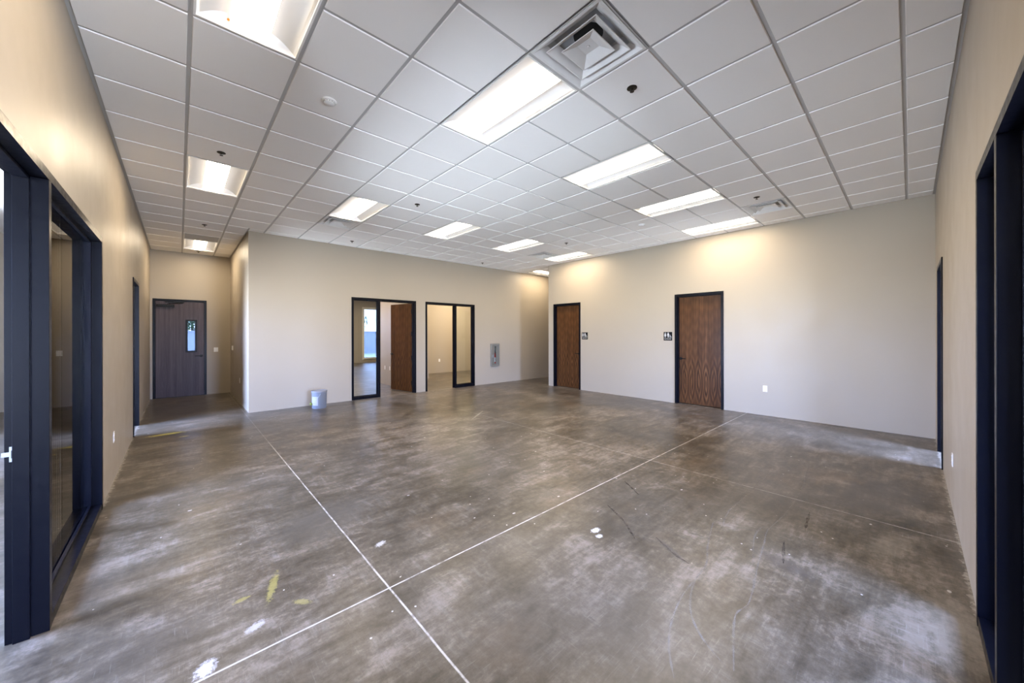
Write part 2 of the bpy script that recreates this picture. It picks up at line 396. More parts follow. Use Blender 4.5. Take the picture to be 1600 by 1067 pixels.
for i in range(-2, 22):
    for j in range(-7, 18):
        for rx0, rx1, ry0, ry1 in regions:
            x0, x1, y0, y1 = max(cx(i), rx0), min(cx(i+1), rx1), max(cy(j), ry0), min(cy(j+1), ry1)
            if x1-x0 < .03 or y1-y0 < .03: continue
            if (i, j) in skip:
                e_ = .0125
                for qx0, qx1, qy0, qy1 in ((x0, x0+e_, y0, y1), (x1-e_, x1, y0, y1), (x0+e_, x1-e_, y0, y0+(0 if (i, j) in second else e_)), (x0+e_, x1-e_, y1-(0 if (i, j) in firsts else e_), y1)):
                    if qy1-qy0 > 1e-4: gm.quad((qx0,qy0,H+.002), (qx0,qy1,H+.002), (qx1,qy1,H+.002), (qx1,qy0,H+.002))
                continue
            gm.quad((x0,y0,H+.009), (x0,y1,H+.009), (x1,y1,H+.009), (x1,y0,H+.009))
            def ins(on_grid, axis, at, lo, hi): return .0125 if on_grid else (.024 if is_wall(axis, at, lo, hi) else 0)
            a0 = ins(x0 == cx(i), 'x', x0, y0, y1); a1 = ins(x1 == cx(i+1), 'x', x1, y0, y1)
            b0 = ins(y0 == cy(j), 'y', y0, x0, x1); b1 = ins(y1 == cy(j+1), 'y', y1, x0, x1)
            B = .0035
            t = [(x0+a0, y0+b0), (x1-a1, y0+b0), (x1-a1, y1-b1), (x0+a0, y1-b1)]
            q = [(x0+a0+(B if a0 else 0), y0+b0+(B if b0 else 0)), (x1-a1-(B if a1 else 0), y0+b0+(B if b0 else 0)), (x1-a1-(B if a1 else 0), y1-b1-(B if b1 else 0)), (x0+a0+(B if a0 else 0), y1-b1-(B if b1 else 0))]
            tm.quad(*[(*k, H) for k in reversed(q)])
            for k in range(4):
                k2 = (k+1) % 4
                tm.quad((*t[k], H+.0085), (*t[k2], H+.0085), (*q[k2], H), (*q[k], H))
ceil = tag(tm.build('ceiling', M_TILE, recalc=False), 'white suspended ceiling of square tiles in a metal grid', 'ceiling', kind='structure')
gm.build('ceiling_grid', M_GRID, ceil, recalc=False)
cm = MB()
for x0, x1, y0, y1 in ((OW, XL-T, OS, YH), (XL-T, XR, OS, YR-T), (XB+T, XE, YB+T, ON), (XR+T, XE, YR, YC-T)):
    cm.box(x0, x1, y0, y1, H, H+.03)
struct('ceiling_of_side_rooms', cm, M_TILE, 'white ceiling of the neighbouring rooms', 'ceiling')
struct('roof', MB().box(OW-.3, 13, OS-.3, ON+.3, 4.3, 4.45), M_GREYPAINT, 'unseen roof slab above the ceiling, added to keep sky light out', 'roof')  # added cover that stops sky light leaking in above the tiles

# ------------------------------------------------------------------ ceiling lights
def make_light(length=2*P):
    t = empty('ceiling_light')
    hx, hy = P/2-.0125, length/2-.0125
    h = MB()
    inx, iny = hx-.014, hy-.014
    for s in (-1, 1):                           # rim
        h.box(min(s*inx, s*hx), max(s*inx, s*hx), -hy, hy, -.001, .012)
        h.box(-inx, inx, min(s*iny, s*hy), max(s*iny, s*hy), -.001, .012)
    lw = .108
    N = 8
    for s in (-1, 1):                           # curved reflector wings
        pr = []
        for k in range(N+1):
            a = k/N; pr.append((s*(inx+(lw-inx)*a), .010+.070*math.sin(a*PI/2)))
        for (xa, za), (xb, zb) in zip(pr[:-1], pr[1:]):
            h.quad((xa, -iny, za), (xb, -iny, zb), (xb, iny, zb), (xa, iny, za))
    for s in (-1, 1):                           # end plates
        h.quad((-inx, s*iny, .010), (inx, s*iny, .010), (inx, s*(iny-.035), .085), (-inx, s*(iny-.035), .085))
    h.box(-hx, hx, -hy, hy, .086, .10)
    h.build('housing', M_REFLECT, t, smooth=35, recalc=True)
    ye = iny-.012; N = 8
    l = MB(); pr = [(-lw+2*lw*k/N, .014-.012*math.sin(PI*k/N)) for k in range(N+1)]
    for (xa, za), (xb, zb) in zip(pr[:-1], pr[1:]): l.quad((xa, -ye, za), (xb, -ye, zb), (xb, ye, zb), (xa, ye, za))
    lens = l.build('lens', M_LENS, t, smooth=50)
    l = MB()
    for s in (-1, 1):
        l.quad((s*lw, -ye, .014), (s*lw, ye, .014), (s*lw, ye, .082), (s*lw, -ye, .082))
        l.quad((-lw, s*ye, .014), (lw, s*ye, .014), (lw, s*ye, .082), (-lw, s*ye, .082))
    l.build('basket_sides', M_BASKET, t)
    return t
L0 = make_light()
light_labels = {
    (0, -2): 'lit ceiling light cut off by the top edge of the photo, over the left side',
    (3, -2): 'large lit ceiling light touching the big square air diffuser at the top',
    (6, -2): 'lit ceiling light next after the one touching the big diffuser, toward the restroom wall',
    (9, -2): 'lit ceiling light third from the big diffuser, above and left of the restroom wall vent',
    (12, -2): 'lit ceiling light hugging the restroom wall between the square vent and the wall',
    (0, 4): 'lit ceiling light with grey side wings over the mouth of the hallway',
    (3, 4): 'lit ceiling light with a small grey air vent at its far end',
    (6, 4): 'lit ceiling light over the back wall, next right of the one with the vent',
    (9, 4): 'small lit ceiling light between two others in the row near the back wall',
    (12, 4): 'lit ceiling light beside the small vent at the corner of the restroom wall',
    (0, 12): 'lit ceiling light deep in the hallway above the dark door'}
LG = 'recessed fluorescent lights in the suspended ceiling'
ORANGE = mat('orange_indicator', (.8, .12, .02), .4, .5, 0, (1.0, .15, .02), 1.5)
first = True
for (i, j), lab in light_labels.items():
    o = L0 if first else copy_tree(L0); first = False
    o.location = (cx(i)+P/2, cy(j)+P, H); tag(o, lab, 'ceiling light', LG)
o = copy_tree(L0); o.location = (cx(14)+P, cy(8)+P/2, H); o.rotation_euler = (0, 0, PI/2)
tag(o, 'sliver of a lit ceiling light around the corner past the restrooms', 'ceiling light', LG)
office_lens = [c_ for c_ in L0.children if c_.name.startswith('lens')][0].data.copy(); office_lens.materials[0] = mat('lit_office_lens', (.9, .9, .9), .5, .3, 0, LIGHT_COLOR, LIGHT_STRENGTH*2.2)  # stronger lens, boosted to brighten the offices
for x, y, lab in ((6.4, 11.4, 'ceiling light inside the right office'), (8.4, 11.4, 'second light, unseen, added to brighten the right office'), (7.4, 9.9, 'third light, unseen, added to brighten the right office'), (9.6, 9.9, 'fourth light, unseen, added to brighten the right office'), (3.2, 12.6, 'second light, unseen, added to brighten the left office'), (3.0, 10.6, 'ceiling light inside the left office'), (8.5, 16.6, 'ceiling light in the space behind the offices'), (5.6, 17.4, 'second light, unseen, added to brighten the space behind the offices')):  # unseen lights; the extra ones are added to brighten these rooms
    o = copy_tree(L0); o.location = (x, y, H-.10)
    for c_ in o.children:
        if c_.name.startswith('lens'):
            c_.data = office_lens
    tag(o, lab, 'ceiling light', 'lights in the neighbouring rooms')

MB().lathe([(.0, -.008), (.006, -.005), (.008, 0), (.006, .005), (.0, .008)], 12, (-.115, .560, .045)).build('indicator', ORANGE, [q for q in COL.objects if q.get('label') == light_labels[(0, -2)]][0], smooth=60)
# ------------------------------------------------------------------ air diffusers
def make_diffuser():
    t = empty('air_diffuser'); hh = P/2-.0125
    def ring(mb, ro, zo, ri, zi, th=.003):
        for a in range(4):
            c, s = math.cos(a*PI/2), math.sin(a*PI/2)
            def R(x, y, z): return (c*x-s*y, s*x+c*y, z)
            mb.quad(R(-ro, -ro, zo), R(ro, -ro, zo), R(ri, -ri, zi), R(-ri, -ri, zi))
            mb.quad(R(-ro, -ro, zo+th), R(ro, -ro, zo+th), R(ri, -ri, zi+th), R(-ri, -ri, zi+th))
            mb.quad(R(-ro, -ro, zo), R(ro, -ro, zo), R(ro, -ro, zo+th), R(-ro, -ro, zo+th))
    m = MB(); ring(m, hh, -.002, hh-.018, -.002); ring(m, hh-.018, -.002, hh-.085, .045); ring(m, hh-.085, .045, hh-.09, .12)
    m.build('frame', M_WHITEMETAL, t)
    m = MB(); ring(m, .214, -.004, .207, -.004); ring(m, .207, -.004, .148, .042)
    m.build('louver', M_WHITEMETAL, t)
    m = MB(); ring(m, .136, -.006, .130, -.006); ring(m, .130, -.006, .056, .030); m.box(-.056, .056, -.056, .056, .030, .033)
    c = m.build('centre_cone', M_WHITEMETAL, t)
    MB().lathe([(.010, .030), (.010, .024), (.0, .022)], 16).build('retaining_button', M_WHITE, c, smooth=40)
    m = MB(); m.box(-hh, hh, -hh, hh, .125, .13); m.lathe([(.19, .08), (.19, .122)], 32)
    m2 = MB(); m2.box(-hh+.09, hh-.09, -hh+.09, hh-.09, .116, .12); m2.build('plenum', mat('grey_plenum', (.46, .47, .49), .6), t)
    MB().lathe([(.105, .1145), (.105, .118)], 40).build('duct_opening', M_DUCT, t)  # solid black disc, the shade inside the duct put into its colour
    return t
V0 = make_diffuser()
for k, ((i, j), lab) in enumerate(zip(fix_vents, ('large square white air diffuser at the top, beside a lit light', 'grey air vent at the end of a lit light near the back wall',
        'cream air vent with black gaps near the long restroom wall light', 'smallest air vent, beside the far light at the restroom wall corner'))):
    o = V0 if k == 0 else copy_tree(V0)
    o.location = (cx(i)+P/2, cy(j)+P/2, H); tag(o, lab, 'air vent', 'square ceiling air diffusers')
t = thing('return_air_panel', 'grey square panel in the hallway ceiling touching the far light', 'air vent', (cx(0)+P/2, cy(11)+P/2, H))
hh = P/2-.0125
m = MB(); m.box(-hh, hh, -hh, -hh+.02, -.003, .01).box(-hh, hh, hh-.02, hh, -.003, .01).box(-hh, -hh+.02, -hh+.02, hh-.02, -.003, .01).box(hh-.02, hh, -hh+.02, hh-.02, -.003, .01)
m.build('frame', M_WHITEMETAL, t)
m = MB()
for k in range(24):
    y = -hh+.026+k*(2*hh-.052)/23; m.box(-hh+.02, hh-.02, y-.0088, y+.0088, .002, .005)
m.build('louver_blades', mat('grey_enamel', (.42, .41, .39), .5), t)
MB().box(-hh, hh, -hh, hh, .0125, .016).build('back_plate', M_GREYPAINT, t)

# ------------------------------------------------------------------ sprinklers and smoke detectors
def make_sprinkler():
    t = empty('sprinkler_head')
    MB().lathe([(.0, .004), (.026, .004), (.040, .001), (.041, -.003), (.030, -.007), (.017, -.009), (.0, -.009)], 28).build('escutcheon', M_BRONZE, t, smooth=40)
    m = MB(); m.lathe([(.012, -.004), (.012, -.014), (.006, -.017), (.0, -.017)], 16)
    for s in (-1, 1): m.tube([(s*.010, 0, -.013), (s*.013, 0, -.022), (s*.004, 0, -.031)], .0025, 6)
    m.lathe([(.0, -.016), (.003, -.016), (.003, -.031), (.0, -.031)], 10)
    h = m.build('head', M_BRONZE, t, smooth=40)
    m = MB()
    for k in range(12):
        a = 2*PI*k/12; c, s = math.cos(a), math.sin(a); w_ = .003
        m.prism([(c*.004-s*w_, s*.004+c*w_), (c*.017-s*w_, s*.017+c*w_), (c*.017+s*w_, s*.017-c*w_), (c*.004+s*w_, s*.004-c*w_)], -.0325, -.031, 'XY')
    m.lathe([(.0, -.0305), (.007, -.0305), (.007, -.033), (.0, -.033)], 14).build('deflector', M_BRONZE, t)
    return t
K0 = make_sprinkler()
for k, (i, j, lab) in enumerate((
    (4.49, -2.51, 'dark sprinkler head beside the big square air diffuser'), (.49, 3.47, 'dark sprinkler head in front of the light at the mouth of the hallway'),
    (.49, 9.43, 'dark sprinkler head in the hallway before the grey panel'), (4.48, 3.5, 'dark sprinkler head between two lights over the back office doors'),
    (4.54, 8.46, 'dark sprinkler head close to the back wall above the left office front'), (10.55, 8.52, 'tiny sprinkler head close to the back wall near the side corridor'),
    (10.53, 3.48, 'dark sprinkler head over the restroom wall between the far lights'), (10.45, -2.52, 'dark sprinkler head next to the cream vent with black gaps'),
    (.49, 14.26, 'tiny sprinkler head against the hallway end wall'))):
    o = K0 if k == 0 else copy_tree(K0)
    o.location = (cx(i), cy(j), H); tag(o, lab, 'sprinkler', 'pendent sprinkler heads in the ceiling')
def make_smoke():
    t = empty('smoke_detector')
    MB().lathe([(.0, 0), (.058, 0), (.060, -.004), (.060, -.012), (.054, -.015), (.0, -.015)], 36).build('base', M_WHITE, t, smooth=40)
    c = MB().lathe([(.046, -.015), (.045, -.024), (.034, -.031), (.0, -.032)], 36).build('cap', M_WHITE, t, smooth=40)
    m = MB()
    for k in range(14):
        a = 2*PI*k/14; x, y = math.cos(a), math.sin(a)
        m.prism([(x*.0425-y*.007, y*.0425+x*.007), (x*.0462-y*.007, y*.0462+x*.007), (x*.0462+y*.007, y*.0462-x*.007), (x*.0425+y*.007, y*.0425-x*.007)], -.0235, -.017, 'XY')
    m.build('sensing_slots', M_GREYPAINT, c)
    return t
o = make_smoke(); o.location = (cx(1.51), cy(.54), H); tag(o, 'round white smoke detector on the ceiling right of the cut-off light', 'smoke detector', 'smoke detectors')
o = copy_tree(o); o.location = (cx(10.46), cy(.48), H); tag(o, 'small faint smoke detector on the ceiling left of the restroom wall lights', 'smoke detector', 'smoke detectors')

# ------------------------------------------------------------------ door frames and doors.  Local frame coordinates: s along the wall, d into the wall, z up
FACE = .05
def member(mb, s0, s1, z0, z1, stop=(), d0=-.012, d1=.132, st=.016, sd=(.05, .105)):
    mb.box(s0, s1, d0, d1, z0, z1)
    for side in stop:
        if side == '+': mb.box(s1, s1+st, *sd, z0, z1)
        if side == '-': mb.box(s0-st, s0, *sd, z0, z1)
        if side == 'v': mb.box(s0, s1, *sd, z0-st, z0)
        if side == '^': mb.box(s0, s1, *sd, z1, z1+st)
    return mb
def place(o, wall):
    # wall: (kind, plane).  Turns (s, d, z) local into world: origin at wall plane
    kind, at, s0 = wall
    if kind == 'back':  o.location = (s0, at, 0)                                   # s=+X, d=+Y
    if kind == 'rest':  o.location = (at, s0, 0); o.rotation_euler = (0, 0, -PI/2)  # s=-Y, d=+X
    if kind == 'left':  o.location = (at, s0, 0); o.rotation_euler = (0, 0, PI/2)   # s=+Y, d=-X
    if kind == 'right': o.location = (s0, at, 0); o.rotation_euler = (0, 0, PI)     # s=-X, d=-Y
    return o
def lever(parent, s, d, z, dirn, sgn=-1, mats=M_BLACK):
    """lever handle on a leaf face; sgn -1 = on the face toward -d"""
    m = MB(); m.lathe([(.0, 0), (.033, 0), (.033, sgn*.008), (.030, sgn*.011), (.0, sgn*.011)], 24, (s, d, z), 'Y')
    m.tube([(s, d+sgn*.008, z), (s, d+sgn*.05, z)], .010, 12)
    m.tube([(s-dirn*.008, d+sgn*.052, z), (s+dirn*.04, d+sgn*.054, z), (s+dirn*.10, d+sgn*.052, z+.001), (s+dirn*.125, d+sgn*.045, z)], [.011, .010, .009, .007], 12)
    return m.build('door_handle', mats, parent, smooth=40)
def hinge(parent, s, d, z):
    m = MB(); m.lathe([(.007, -.057), (.007, .057)], 12, (s, d, z)); m.lathe([(.0045, .057), (.005, .064), (.0, .066)], 10, (s, d, z))
    m.box(s-.001, s+.001, d, d+.04, z-.055, z+.055)
    return m.build('hinge', M_BLACK, parent, smooth=40)
def pane(name, parent, s0, s1, z0, z1, d=.078, th=.008, m=M_GLASS):
    return MB().box(s0, s1, d-th/2, d+th/2, z0, z1).build(name, m, parent)

# restroom doors (leaf recessed to the far side of the frame)
def restroom_door(name, y0, y1, label, handle_at, dirn):
    t = thing(name, label, 'door', kind='structure'); place(t, ('rest', XR, y1)); W = y1-y0
    f = MB(); member(f, 0, FACE, 0, FT-FACE, '+', sd=(.03, .078)); member(f, W-FACE, W, 0, FT-FACE, '-', sd=(.03, .078)); member(f, 0, W, FT-FACE, FT, 'v', sd=(.03, .078))
    f.build('door_frame', M_FRAME, t, bevel=.002)
    lf = MB().box(FACE+.003, W-FACE-.003, .080, .124, .012, FT-FACE-.004).build('door_leaf', M_WALNUT, t, bevel=.0015)
    lever(lf, handle_at, .080, 1.0, dirn)
    return t
restroom_door('door_1', *D1, 'walnut restroom door nearest the room corner, sign on its right', D1[1]-D1[0]-.10, -1)
restroom_door('door_2', *D2, 'walnut restroom door with oval grain, sign on its left, outlet to its right', .10, 1)

# hallway end door
t = thing('door_3', 'dark stained hallway door with narrow window and black closer', 'door', kind='structure'); place(t, ('back', YH, HD[0])); W = HD[1]-HD[0]
f = MB(); member(f, 0, FACE, 0, FT-FACE, '+', sd=(.05, .13)); member(f, W-FACE, W, 0, FT-FACE, '-', sd=(.05, .13)); member(f, 0, W, FT-FACE, FT, 'v', sd=(.05, .13))
f.build('door_frame', M_FRAME, t, bevel=.002)
a, b = FACE+.003, W-FACE-.003
la, lb, lz0, lz1 = .635, .775, 1.145, 1.885
lf = MB()
wallmb(lf, 'X', .004, .048, a, b, .012, FT-FACE-.004, [(la, lb, lz0, lz1)])
lf = lf.build('door_leaf', M_DARKWOOD, t)
m = MB()
for d0, d1 in ((-.006, .004), (.048, .058)):
    wallmb(m, 'X', d0, d1, la-.042, lb+.042, lz0-.042, lz1+.042, [(la, lb, lz0, lz1)])
wf = m.build('window_trim', M_BLACK, lf, bevel=.002)
pane('window_glass', lf, la, lb, lz0, lz1, .026, .008, M_TINT)
lever(lf, b-.055, .004, 1.01, -1)
m = MB(); m.box(a+.02, a+.34, -.055, .004, 2.23, 2.295); m.build('closer_body', M_BLACK, lf, bevel=.006)
m = MB(); m.lathe([(.016, 2.295), (.016, 2.312)], 16, (a+.22, -.026, 0)); m.tube([(a+.22, -.026, 2.312), (a+.40, -.10, 2.325)], .009, 8); m.tube([(a+.40, -.10, 2.325), (a+.50, -.006, 2.345)], .008, 8); m.box(a+.17, a+.52, -.02, .0, 2.345, 2.372)
m.build('closer_arm', M_BLACK, lf, smooth=40)
MB().box(a, b, -.01, .12, .0, .011).build('threshold', M_BLACK, t)

# glazed office fronts: jamb | sidelight | mullion | doorway | jamb  (or the other way round)
def front(name, label, wall, W, mull, glass_side, sill, cat='glazed door front', joints=()):
    t = thing(name, label, cat, kind='structure'); place(t, wall)
    f = MB(); ma, mb_ = mull; h = FT-FACE
    gs = (FACE, ma) if glass_side == 0 else (mb_, W-FACE)
    ds = (mb_, W-FACE) if glass_side == 0 else (FACE, ma)
    member(f, 0, FACE, 0, h, '+'); member(f, W-FACE, W, 0, h, '-'); member(f, ma, mb_, 0, h, '+-'); member(f, 0, W, h, FT)
    f.box(gs[0], gs[1], .05, .07, h-.016, h).box(gs[0], gs[1], .086, .105, h-.016, h).box(ds[0], ds[1], .05, .105, h-.016, h)
    f.build('door_frame', M_FRAME, t, bevel=.002)
    s = MB(); s.box(gs[0], gs[1], -.010, .130, 0, sill); s.box(gs[0], gs[1], .05, .07, sill, sill+.014).box(gs[0], gs[1], .086, .105, sill, sill+.014)
    s.build('sill', M_FRAME, t, bevel=.002)
    cuts = [gs[0]-.008] + list(joints) + [gs[1]+.008]
    for k in range(len(cuts)-1):
        a_ = cuts[k] + (.002 if k else 0); b_ = cuts[k+1] - (.002 if k < len(cuts)-2 else 0)
        g_ = pane('glass_pane', t, a_, b_, sill+.002, h-.002)
    return t, ds
def strike(parent, s, z=1.0, d=.028, face=1, hz=.062):
    m = MB(); x0, x1 = sorted((s, s+face*.0025)); m.box(x0, x1, d-.016, d+.016, z-hz, z+hz)
    o = m.build('strike_plate', M_STEEL, parent); x0, x1 = sorted((s+face*.002, s+face*.0032))
    MB().box(x0, x1, d-.010, d+.010, z-.02, z+.02).build('strike_opening', M_DARKSLOT, o)
    return o
# left office front in the back wall, with its door standing open
t, ds = front('door_4', 'dark framed office front with a sidelight and an open walnut door', ('back', YB, U1[0]), U1[1]-U1[0], (.64, .69), 0, .062)
lf = empty('door_leaf', (ds[1]-.012, .132, 0)); lf.parent = t
lw = ds[1]-ds[0]-.008
bd = MB().box(-lw, 0, -.0, .044, .012, FT-FACE-.004).build('leaf_panel', M_WALNUT, lf, bevel=.0015)
lever(lf, -lw+.065, .0, 1.0, 1); lever(lf, -lw+.065, .044, 1.0, 1, 1)
for z in (.25, .92, 1.56, 2.15):
    hinge(lf, .004, -.008, z)
lf.rotation_euler = (0, 0, -math.radians(79))
# right office front
t, ds = front('door_5', 'dark framed office front with an empty doorway left of its sidelight', ('back', YB, U2[0]), U2[1]-U2[0], (.95, 1.0), 1, .078)
strike(t, .95, 1.01, .10, -1)
# left foreground front: local s runs +Y from A0
t, ds = front('door_6', 'tall dark navy framed glass front at the left edge of the photo', ('left', XL, A0), A1-A0, (3.05-A0, 3.10-A0), 1, .055, joints=(3.89-A0,))
st = strike(t, 3.05-A0, .957, .100, -1, .038)
MB().box(3.05-A0-.004, 3.05-A0-.001, .116, .140, .947, .969).build('strike_lip', M_STEEL, st)
# right foreground front: local s runs -X from R1
t, ds = front('door_7', 'dark navy framed glass front at the right edge of the photo', ('right', YR, R1), R1-R0, (.65, .70), 0, .055)
# cased openings
def cased(name, label, wall, W):
    t = thing(name, label, 'doorway', kind='structure'); place(t, wall); h = FT-FACE
    f = MB(); member(f, 0, FACE, 0, h, '+'); member(f, W-FACE, W, 0, h, '-'); member(f, 0, W, h, FT, 'v'); f.build('door_frame', M_FRAME, t, bevel=.002); return t
cased('door_8', 'narrow dark framed doorway in the hallway part of the left wall', ('left', XL, 7.9), 1.0)
cased('door_9', 'narrow dark framed doorway at the far end of the right wall, daylight before it', ('right', YR, 7.45), 1.0)

# ------------------------------------------------------------------ windows of the outer walls
wn = 0
def window(s0, s1, z0, z1, wall, label, gm_=None):
    global wn; wn += 1
    t = thing('window_%d' % wn, label, 'window', kind='structure'); kind, at = wall
    place(t, (kind, at, 0)); sg = {'back': 1, 'left': 1, 'right': -1}[kind]
    a, b = sorted((sg*s0, sg*s1)); f = MB()
    f.box(a, a+.05, .02, .09, z0, z1).box(b-.05, b, .02, .09, z0, z1).box(a+.05, b-.05, .02, .09, z0, z0+.05).box(a+.05, b-.05, .02, .09, z1-.05, z1)
    f.build('window_frame', M_TRIMWALL, t)
    c = MB(); c.box(a-.07, a, -.015, 0, z0-.07, z1+.07).box(b, b+.07, -.015, 0, z0-.07, z1+.07).box(a, b, -.015, 0, z1, z1+.07).box(a-.02, b+.02, -.04, .02, z0-.035, z0)
    c.build('window_casing', M_TRIMWALL, t)
    pane('window_glass', t, a+.05, b-.05, z0+.05, z1-.05, .055, .008, gm_ or M_GLASS)
    ld = bpy.data.lights.new('window_portal', 'AREA'); ld.shape = 'RECTANGLE'; ld.size = b-a; ld.size_y = z1-z0; ld.cycles.is_portal = True
    lo = bpy.data.objects.new('window_portal', ld); COL.objects.link(lo); lo.parent = t; lo.location = ((a+b)/2, .10, (z0+z1)/2); lo.rotation_euler = (-PI/2, 0, 0)
for a, b in west: window(a, b, WZ[0], ztop(a),  ('left', OW), 'window in the outer wall behind the left glass front')
for a, b in south: window(a, b, WZ[0], ztop(a),  ('right', OS), 'unseen window in the outer wall behind the right wall')
window(OWN[0], OWN[1], .22, WZ[1], ('back', ON), 'tall bright window seen through the left office sidelight', M_TINT)
window(3.0, 5.0, *WZ, ('back', ON), 'second window in the far outer wall')

# ------------------------------------------------------------------ small wall fittings (local: s along wall, -d out of the wall)
def plate_outlet(label, wall, s_off, z, n=1, group='white wall outlets'):
    kind, at = wall; t = thing('wall_outlet', label, 'outlet', group=group); place(t, (kind, at, s_off)); t.location.z = z
    p_ = MB().box(-.035, .035, -.006, .0, -.057, .057).build('plate', M_WHITE, t, bevel=.002)
    for zz in (-.022, .022):
        r_ = MB().box(-.017, .017, -.0085, -.006, zz-.014, zz+.014).build('receptacle', M_WHITE, t, bevel=.002)
        MB().box(-.009, -.0065, -.0092, -.0085, zz-.004, zz+.006).box(.0065, .009, -.0092, -.0085, zz-.004, zz+.006).box(-.002, .002, -.0092, -.0085, zz-.010, zz-.006).build('slots', M_DARKSLOT, r_)
    return t
plate_outlet('white outlet low on the restroom wall right of the oval-grain door', ('rest', XR), 1.853, .507)
plate_outlet('white outlet low on the left wall beyond the glass front', ('left', XL), 5.70, .47)
plate_outlet('white outlet low on the right wall seen edge-on', ('right', YR), 5.03, .45)
plate_outlet('white outlet low on the hallway side wall under the thermostat', ('hall', XB), 0, .51)
o = bpy.data.objects[-1] if False else [q for q in COL.objects if q.get('label', '').startswith('white outlet low on the hallway side')][0]
o.location = (XB, 10.2, .51); o.rotation_euler = (0, 0, -PI/2)
plate_outlet('white outlet on the wall inside the right office', ('back', 12.65), 7.72, .50)
plate_outlet('white outlet inside the left office, nearer the sidelight', ('rest', 4.72), 10.9, .52)
plate_outlet('white outlet inside the left office, nearer the open door', ('rest', 4.72), 10.55, .52)
def switch(label, x, z, w_=.07):
    t = thing('light_switch', label, 'light switch', (x, YH, z))
    MB().box(-w_/2, w_/2, -.006, 0, -.057, .057).build('plate', M_WHITE, t, bevel=.002)
    n = round(w_/.05) if w_ > .08 else 1
    for k in range(n):
        xx = (k-(n-1)/2)*.046
        MB().prism([(-.010, -.030), (-.0065, -.033), (-.006, .033), (-.007, .033)], xx-.0165, xx+.0165, 'YZ').build('rocker', M_WHITE, t)
    return t
switch('white light switch beside the dark hallway door', .718, 1.155, .09)
t = thing('thermostat', 'small white thermostat on the hallway side wall', 'thermostat', (XB, 11.6, 1.21), -PI/2)
MB().box(-.045, .045, -.006, 0, -.06, .06).build('back_plate', M_WHITE, t, bevel=.002)
c = MB().box(-.04, .04, -.028, -.006, -.052, .052).build('cover', M_WHITE, t, bevel=.004)
MB().box(-.024, .024, -.0285, -.0278, .006, .036).build('display', M_GREYPAINT, c)

# restroom signs
M_SIGN = mat('black_sign', (.005, .005, .005), .5, .12); M_PICTO = mat('white_pictogram', (.55, .55, .55), .6, .2); M_PICTOG = mat('grey_pictogram', (.12, .12, .12), .6, .2)
def circ(cx_, cz, r, n=18): return [(cx_+r*math.cos(2*PI*k/n), cz+r*math.sin(2*PI*k/n)) for k in range(n)]
def sign(label, y):
    t = thing('restroom_sign', label, 'sign', (XR, y, 1.497), -PI/2, group='black restroom signs')
    MB().box(-.097, .097, -.006, 0, -.097, .097).build('plate', M_SIGN, t, bevel=.0015)
    z0, z1 = -.0072, -.006
    m = MB(); m.prism(circ(-.060, .074, .0095), z0, z1); m.prism([(-.068, .061), (-.052, .061), (-.036, .010), (-.050, .010), (-.052, -.032), (-.058, -.032), (-.059, .0), (-.061, .0), (-.062, -.032), (-.068, -.032), (-.070, .010), (-.084, .010)], z0, z1)
    m.build('woman_pictogram', M_PICTO, t)
    m = MB(); m.prism(circ(.008, .074, .0095), z0, z1); m.prism([(-.006, .062), (.022, .062), (.026, .056), (.027, .012), (.021, .012), (.019, .030), (.017, -.032), (.010, -.032), (.0085, .004), (.0075, .004), (.006, -.032), (-.001, -.032), (-.003, .030), (-.005, .012), (-.011, .012), (-.010, .056)], z0, z1)
    m.build('man_pictogram', M_PICTO, t)
    MB().box(-.028, -.024, z0, z1, -.032, .078).build('divider', M_PICTOG, t)
    m = MB(); m.prism(circ(.050, .028, .006), z0, z1); m.prism([(.047, .020), (.053, .020), (.055, .004), (.068, .004), (.074, -.022), (.081, -.021), (.082, -.027), (.071, -.028), (.064, -.003), (.048, -.003)], z0, z1)
    ring = []
    for k in range(21):
        a = math.radians(120 + 250*k/20); ring.append((.055+.020*math.cos(a), -.012+.020*math.sin(a)))
    inn = [(.055+(x-.055)*.76, -.012+(z+.012)*.76) for x, z in reversed(ring)]
    for k in range(20): m.prism([ring[k], ring[k+1], inn[19-k], inn[20-k]], z0, z1)
    m.build('wheelchair_pictogram', M_PICTO, t)
    MB().box(-.097, .097, z0, z1, -.048, -.045).build('rule_line', M_PICTOG, t)
    cu = bpy.data.curves.new('lettering', 'FONT'); cu.body = 'RESTROOM'; cu.size = .028; cu.align_x = 'CENTER'; cu.align_y = 'CENTER'; cu.extrude = .0006; cu.space_character = 1.05
    cu.materials.append(M_PICTO); tmp_ = bpy.data.objects.new('lettering_curve', cu); COL.objects.link(tmp_); lm = bpy.data.meshes.new_from_object(tmp_.evaluated_get(bpy.context.evaluated_depsgraph_get())); bpy.data.objects.remove(tmp_)
    lo = bpy.data.objects.new('lettering', lm); COL.objects.link(lo); lo.parent = t
    lo.location = (0, -.0066, -.064); lo.rotation_euler = (PI/2, 0, 0)
    m = MB()
    for k, x in enumerate((-.030, -.024, -.016, -.008, -.002, .006, .014, .020, .028)):
        m.lathe([(.0012, 0), (.001, -.0008), (0, -.001)], 8, (x, -.006, -.084 + (.003 if k % 2 else 0)), 'Y')
    m.build('braille_dots', M_SIGN, t)
    return t
sign('black restroom sign right of the walnut door by the room corner', 5.995)
sign('black restroom sign left of the walnut door with oval grain', 3.705)

